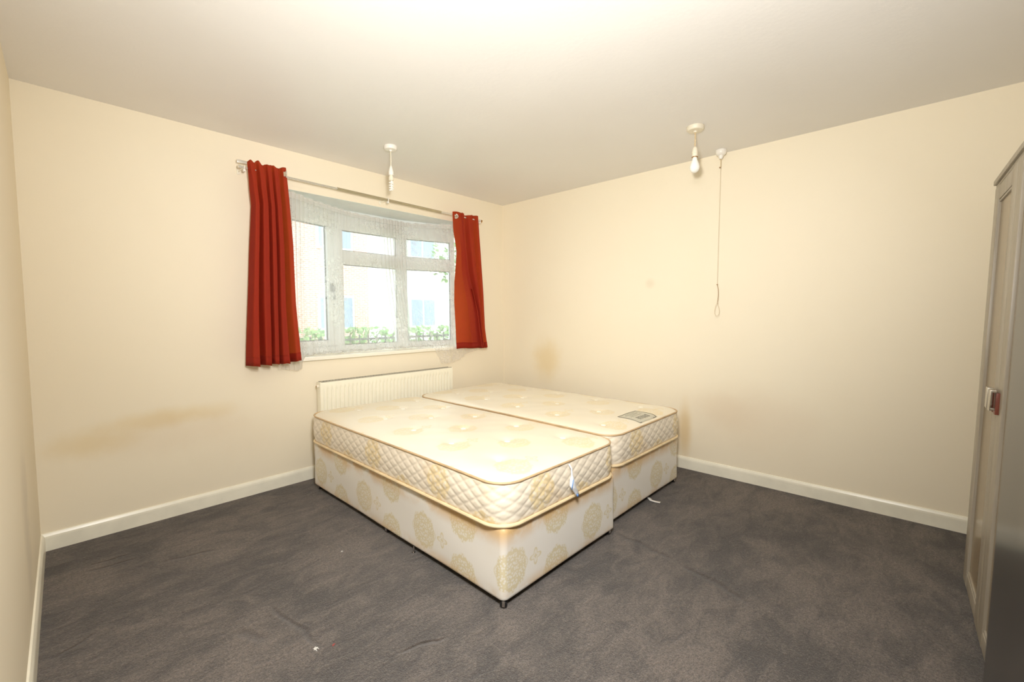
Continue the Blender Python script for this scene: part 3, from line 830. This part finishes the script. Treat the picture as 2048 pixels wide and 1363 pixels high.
def interp(tab, t):
    for (a, va), (b, vb) in zip(tab, tab[1:]):
        if t <= b:
            k = (t - a) / (b - a); k = k * k * (3 - 2 * k) if False else k
            if isinstance(va, (tuple, list)): return [p + (q - p) * k for p, q in zip(va, vb)]
            return va + (vb - va) * k
    return tab[-1][1]

def curtain(loc, label, xl, xr, folds, amp, ztop, zbot, yoff, rings, phase=0.0, omega=.15, NS=150, NT_=90, flap=None):
    t = thing('curtain', loc, label, 'curtain', group=None)
    vs = []; uv = []
    for j in range(NT_ + 1):
        v = j / NT_
        for i in range(NS + 1):
            s = i / NS
            sw = s + .030 * math.sin(2 * PI * s * 1.4 + 1) * math.sin(PI * s) + .012 * math.sin(9 * s + 3 * v) * v
            ph = 2 * PI * folds * sw + phase
            XL, XR = interp(xl, v), interp(xr, v)
            w = XR - XL
            a = interp(amp, v) * (.8 + .2 * math.sin(5 * s + 2))
            c = abs(math.sin(ph / 2))
            k = s - omega / (2 * PI * folds) * math.sin(ph) * min(1.0, v * 6 + .3)
            x = XL + w * k + .005 * math.sin(s * 8 + v * 5) * v
            y = a * math.tanh(2.6 * (math.cos(ph) - .50)) + .010 * math.sin(3 * v + s * 9) * v + interp(yoff, v)
            if flap:
                xm = interp(flap, v)
                if s < .3:
                    q = s / .3
                    x = XL + (xm + .03 * v - XL) * q
                    y = .012 * math.sin(q * 5 + v * 2) * v + interp([(0, -.012), (.15, .01), (.5, .040), (1, .052)], v) - .045 * max(0, q - .75) * 4 * min(1, v * 3)
                else:
                    q = (s - .3) / .7
                    ph = 2 * PI * 2.1 * (q + .04 * math.sin(6 * q + 4 * v)) + 2.6
                    x = xm + (XR - xm) * q + .006 * math.sin(ph * .5 + v * 5) * v + .03 * v * max(0, 1 - q * 12)
                    y = interp(amp, v) * math.tanh(2.2 * (math.cos(ph) - .2)) + interp([(0, -.012), (.15, 0), (1, 0)], v)
            zt = ztop(s); zb = zbot(s)
            z = zt + (zb - zt) * v
            vs.append((x - loc[0], PY + y - loc[1], z - loc[2])); uv.append((s * 1.1, v * 1.3))
    m = NS + 1; fs = []
    holes = []
    for (s, v, nrm) in rings:
        i, j = round(s * NS), round(v * NT_)
        holes.append((Vector(vs[j * m + i]), nrm))
    for j in range(NT_):
        for i in range(NS):
            c = (Vector(vs[j * m + i]) + Vector(vs[(j + 1) * m + i + 1])) / 2
            if any((c - h[0]).length < .017 for h in holes): continue
            fs.append((j * m + i, j * m + i + 1, (j + 1) * m + i + 1, (j + 1) * m + i))
    mesh('cloth', vs, fs, M_curtain, t, uv, True, .0012)
    for h, nrm in holes:
        Bm().torus(h, .0195, .0045, nrm, 26, 8).build('eyelet', M_pole, t, True)
    # hem stitched band along the bottom edge
    hv = []; hf = []
    for i in range(m):
        for jj in (NT_ - 4, NT_):
            x, y, z = vs[jj * m + i]; hv.append((x, y - .0022, z - (.001 if jj == NT_ else 0)))
    for i in range(m - 1): hf.append((2 * i, 2 * i + 2, 2 * i + 3, 2 * i + 1))
    mesh('hem', hv, hf, M_curtain, t, [(0, 0)] * len(hv), True, .0012)
    return t
curtain((-2.38, PY, 0.9), 'rust red eyelet curtain bunched at the left end of the pole',
        [(0, -2.50), (.08, -2.487), (.2, -2.475), (.45, -2.495), (1, -2.530)],
        [(0, -2.275), (.15, -2.262), (.4, -2.25), (.7, -2.245), (1, -2.225)],
        4.6, [(0, .018), (.1, .034), (.4, .056), (1, .064)],
        lambda s: 2.218 + .012 * math.sin(s * 31) * (1 - s) - .006 * math.sin(s * 17 + 1),
        lambda s: .900 + .004 * math.sin(s * 28) + max(0, s - .82) * .10, [(0, -.028), (.12, -.01), (1, .002)],
        [(.985, .035, (1, -.35, 0))], phase=.35)
curtain((-.6, PY, 0.9), 'rust red eyelet curtain at the right end of the pole, glowing orange where daylight passes',
        [(0, -.805), (.12, -.785), (.28, -.730), (.5, -.745), (.64, -.745), (1, -.712)],
        [(0, -.500), (.2, -.482), (.6, -.445), (.85, -.435), (1, -.408)],
        2.6, [(0, .018), (.15, .032), (.5, .042), (1, .052)],
        lambda s: 2.185 + .008 * math.sin(s * 9), lambda s: .902 + .004 * math.sin(s * 20), [(0, -.012), (.15, 0), (1, .0)],
        [(.115, .03, (-.75, -1, .05))], phase=1.2, omega=.15, flap=[(0, -.70), (.25, -.675), (.42, -.655), (.72, -.545), (1, -.495)])

# net curtain -------------------------------------------------------
def net():
    t = thing('net_curtain', (-1.45, .1, .95), 'sheer white lace net curtain across the window, its hem rumpled on the sill', 'net curtain')
    wire = [(0, (-2.30, -.035, 2.105)), (.10, (-2.16, -.028, 2.103)), (.20, (-2.03, .04, 2.10)), (.40, (-1.63, .205, 2.098)), (.55, (-1.36, .235, 2.096)), (.62, (-1.25, .24, 2.095)), (.74, (-1.03, .235, 2.098)), (.84, (-.88, .15, 2.10)), (.94, (-.70, .0, 2.102)), (1, (-.58, -.03, 2.104))]
    bot = [(0, (-2.34, -.052, .858)), (.09, (-2.205, -.052, .832)), (.115, (-2.175, -.05, .845)), (.14, (-2.14, -.018, .932)), (.40, (-1.68, .0, .932)), (.58, (-1.32, .01, .932)), (.68, (-1.10, .01, .932)), (.75, (-.965, -.03, .932)), (.775, (-.945, -.055, .88)), (.81, (-.885, -.058, .775)), (.87, (-.77, -.060, .770)), (.91, (-.68, -.060, .80)), (.95, (-.56, -.056, .848)), (1, (-.36, -.05, .885))]
    NS, NV = 620, 80
    vs = []; uv = []
    rnd = random.Random(5)
    for j in range(NV + 1):
        v = j / NV
        for i in range(NS + 1):
            u = i / NS
            a = interp(wire, u); b = interp(bot, u)
            hang = b[2] < .925
            lip = (a[0] + (b[0] - a[0]) * .9, -.050, .945)
            if hang:
                if v < .82:
                    k = v / .82; p = [a[q] + (lip[q] - a[q]) * k for q in range(3)]
                else:
                    k = (v - .82) / .18; p = [lip[q] + (b[q] - lip[q]) * k for q in range(3)]
            else:
                p = [a[q] + (b[q] - a[q]) * v for q in range(3)]
                # drape: hang near-vertical from the wire and bend forward onto the sill
                p[1] = a[1] + (b[1] - a[1]) * (v ** 3)
                k = min(1, v / .93); p[2] = a[2] + (.9335 - a[2]) * k
            gath = math.exp(-((u - .07) / .07) ** 2) + math.exp(-((u - .63) / .075) ** 2) + .45 * math.exp(-((u - .96) / .05) ** 2)
            f = 2 * PI * 46 * (u + .018 * math.sin(2 * PI * u * 3))
            amp = (.0012 + .010 * gath * (1 - .3 * v)) 
            slow = .014 * v * math.sin(u * 41 + 2.2 * math.sin(v * 3 + u * 7)) + .008 * v * math.sin(u * 83 + v * 4)
            off = amp * math.sin(f + 1.5 * v * math.sin(u * 20)) + slow
            pool = max(0, (v - .90) / .10) if not hang else 0
            off += pool * .030 * (math.sin(u * 57 + v * 30) + .6 * math.sin(u * 131 + 1)) * .6
            z = p[2] + pool * .012 * (1 + math.sin(u * 97 + v * 60)) 
            x = p[0] + (.006 + .006 * gath) * math.cos(f) * (1 - .4 * v) + .03 * v * math.sin(u * 12 + 1) * (1 if not hang else .25)
            y = p[1] + off
            if y > -.035 and z < .934 and not hang: z = .934 + .002 * math.sin(u * 200)
            if hang and z < .95: y = min(y, -.040)
            if y > .262: y = .262
            if x < -2.05 and y > -.012 and z > .92: y = min(y, .10 + (x + 2.25) * .27)
            if x > -.75 and y > 0: y = min(y, .10 + (-.55 - x) * .27)
            if (x < -2.235 or x > -.565) : y = min(y, -.012)
            z += .004 * math.sin(f * .5) * (1 if v < .01 else 0)
            vs.append((x + 1.45, y - .1, z - .95)); uv.append((u * 2.6, 1 - v))
    m = NS + 1
    fs = [(j * m + i, j * m + i + 1, (j + 1) * m + i + 1, (j + 1) * m + i) for j in range(NV) for i in range(NS)]
    mesh('net', vs, fs, M_net, t, uv, True)
    pts = [(p[0] + 1.45, p[1] - .1, p[2] - .95 - .012) for _, p in wire]
    Bm().tube(pts, .0018, 6).build('curtain_wire', M_white_pl, t, True)
net()

# ---------------------------------------------------------------- ceiling fittings
def rose(b, r=.045, hgt=.026): return b.lathe([(0, -.0005), (r * .98, -.0005), (r, -.004), (r * .98, -hgt * .75), (r * .86, -hgt), (.012, -hgt - .002), (.009, -hgt - .010), (0, -hgt - .010)], (0, 0, 0), 36)
p1 = thing('pendant_light', (-1.74, -.597, H), 'white ceiling pendant in front of the window with a spiral energy-saving bulb', 'pendant light')
rose(Bm()).build('ceiling_rose', M_white_pl, p1, True)
Bm().tube([(0, 0, -.03), (.001, 0, -.08), (0, 0, -.145)], .0035, 8).build('flex', M_cream_pl, p1, True)
Bm().lathe([(0, -.135), (.006, -.136), (.009, -.145), (.013, -.158), (.0145, -.168), (.0145, -.171), (.0165, -.172), (.0165, -.181), (.0165, -.195), (.0150, -.198), (0, -.198)], (0, 0, 0), 28).build('lamp_holder', M_white_pl, p1, True)
cf = Bm().lathe([(0, -.192), (.0115, -.192), (.0115, -.206), (.0145, -.207), (.0165, -.214), (.0165, -.232), (.012, -.236), (0, -.236)], (0, 0, 0), 24).build('bulb_base', M_cream_pl, p1, True)
hel = []
for k in range(141):
    a = k / 140 * 2 * PI * 3.6
    hel.append((.0135 * math.cos(a), .0135 * math.sin(a), -.243 - .060 * k / 140))
Bm().tube([(.0, 0, -.233)] + hel[:1] + hel[1:] + [(0, 0, -.300), (0, 0, -.234)], .0040, 8).build('spiral_tube', M_bulb, cf, True)

p2 = thing('pendant_light', (-.605, -2.262, H), 'ceiling pendant with a bare frosted bulb on a twisted tan flex near the right wall', 'pendant light')
rose(Bm(), .052, .026).build('ceiling_rose', M_cream_pl, p2, True)
for ph in (0, PI):
    Bm().tube([(.0026 * math.cos(k * .8 + ph), .0026 * math.sin(k * .8 + ph), -.03 - k * .0055) for k in range(19)], .0026, 6).build('flex', M_flex, p2, True)
Bm().lathe([(0, -.125), (.009, -.126), (.014, -.134), (.0165, -.148), (.0165, -.155), (.0185, -.156), (.0185, -.162), (.0165, -.163), (.0170, -.185), (0, -.185)], (0, 0, 0), 28).build('lamp_holder', M_cream_pl, p2, True)
Bm().torus((0, 0, -.187), .0165, .0028, (0, 0, 1), 28, 8).build('holder_ring', M_brass, p2, True)
Bm().lathe([(0, -.184), (.012, -.184), (.0135, -.196), (.016, -.206), (.022, -.220), (.0275, -.236), (.0295, -.250), (.0275, -.264), (.020, -.276), (.010, -.282), (0, -.284)], (0, 0, 0), 32).build('bulb', M_bulb, p2, True)

p3 = thing('pull_cord_switch', (-.076, -2.25, H), 'white conical ceiling pull switch with long knotted string and loop by the right wall', 'light switch')
Bm().lathe([(0, -.0005), (.036, -.0005), (.038, -.006), (.036, -.022), (.030, -.034), (.018, -.040), (.015, -.050), (.011, -.062), (0, -.063)], (0, 0, 0), 32).build('switch_body', M_white_pl, p3, True)
Bm().tube([(0, 0, -.06), (.001, 0, -.12)], .0028, 6).build('cord', M_flex, p3, True)
Bm().tube([(.001, 0, -.115), (.0, .002, -.4), (-.002, .003, -.7), (-.004, .004, -.955)], .0012, 6).build('cord', M_string_pale, p3, True)
for (z, r) in ((-.122, .006), (-.958, .0055)):
    kn = Bm().lathe([(0, -r), (r * .8, -r * .5), (r, 0), (r * .8, r * .5), (0, r)], (-.002 if z < -.5 else -.003, .004, z), 10)
    kn.build('knot', M_string, p3, True)
Bm().tube([(-.004, .004, -.955), (.001, -.002, -.99), (.001, -.004, -1.03), (-.001, -.002, -1.065), (-.002, 0, -1.09), (.001, -.004, -1.10)], [.0022, .002, .0018, .0022, .002, .001], 6).build('string', M_string, p3, True)
lpp = [(-.003, 0, -1.085)] + [(-.003 - .002 * math.sin(a), .002 + .015 * math.sin(a) * (1 - .35 * math.cos(a)), -1.142 + .044 * math.cos(a)) for a in [2 * PI * k / 20 for k in range(1, 20)]] + [(-.003, 0, -1.085)]
Bm().tube(lpp, .0016, 6).build('string_loop', M_string_pale, p3, True)

# ---------------------------------------------------------------- wardrobe
WA = math.radians(180 + 1.35)
wd = thing('wardrobe', (-0.615, -3.527, 0.0), 'tall greyed ash wardrobe with tan door panels along the back right', 'wardrobe', (-.0172, 0, WA))
WW, WD, WH = 1.92, 0.54, 1.80
Bm().box((0, .022, .012), (.018, WD, WH - .03), .001).box((WW - .018, .022, .012), (WW, WD, WH - .03), .001).box((.018, WD - .008, .06), (WW - .018, WD, WH - .04)).box((.018, .03, .050), (WW - .018, WD - .008, .068)).box((.018, .05, .012), (WW - .018, .066, .050)).build('carcass', M_ash, wd)
# stepped cornice
Bm().box((-.012, -.006, WH - .022), (WW + .012, WD, WH), .004).box((-.004, .002, WH - .036), (WW + .004, WD, WH - .022), .003).build('cornice', M_ash, wd, True)
for k in range(4):
    x0 = .004 + k * .479; x1 = x0 + .475
    dr = Bm()
    st0, st1 = .095, .085
    z0, z1 = .012, WH - .038
    dr.box((x0, .0, z0), (x0 + st0, .02, z1), .003); dr.box((x1 - st1, .0, z0), (x1, .02, z1), .003)
    dr.box((x0 + st0, .0015, z0), (x1 - st1, .0195, z0 + .062), .003); dr.box((x0 + st0, .0015, z1 - .062), (x1 - st1, .0195, z1), .003)
    # inner bead round the panel
    dr.box((x0 + st0, .004, z0 + .062), (x1 - st1, .018, z0 + .072), .003); dr.box((x0 + st0, .004, z1 - .072), (x1 - st1, .018, z1 - .062), .003)
    d = dr.build('door', M_ash, wd, True)
    Bm().box((x0 + st0 - .004, .010, z0 + .06), (x1 - st1 + .004, .016, z1 - .06)).build('door_panel', M_panel, d)
    hx = x1 - .030 if k % 2 == 0 else x0 + .030
    hh = Bm().box((hx - .020, -.010, .862), (hx + .020, .001, .940), .002).build('handle', M_handle_red, d, True)
    Bm().box((hx - .022, -.025, .874), (hx + .022, -.022, .950), .001).box((hx - .022, -.024, .942), (hx + .022, -.009, .950), .001).box((hx - .010, -.024, .875), (hx + .010, -.009, .883), .001).build('handle_pull', M_handle_met, hh, True)

# near tall glossy cupboard at the right edge of the frame
gl = thing('glossy_cupboard', (-2.72, -3.386, 0.0), 'tall dark glossy cupboard cut off by the right edge of the photo', 'cupboard', (-.0172, 0, WA))
Bm().box((0, .020, .014), (.86, .50, 2.04), .002).build('cabinet_body', M_gloss, gl, True)
for k in range(2): Bm().box((.002 + k * .429, 0, .04), (.427 + k * .429, .0195, 2.04), .0015).build('door', M_gloss, gl, True)
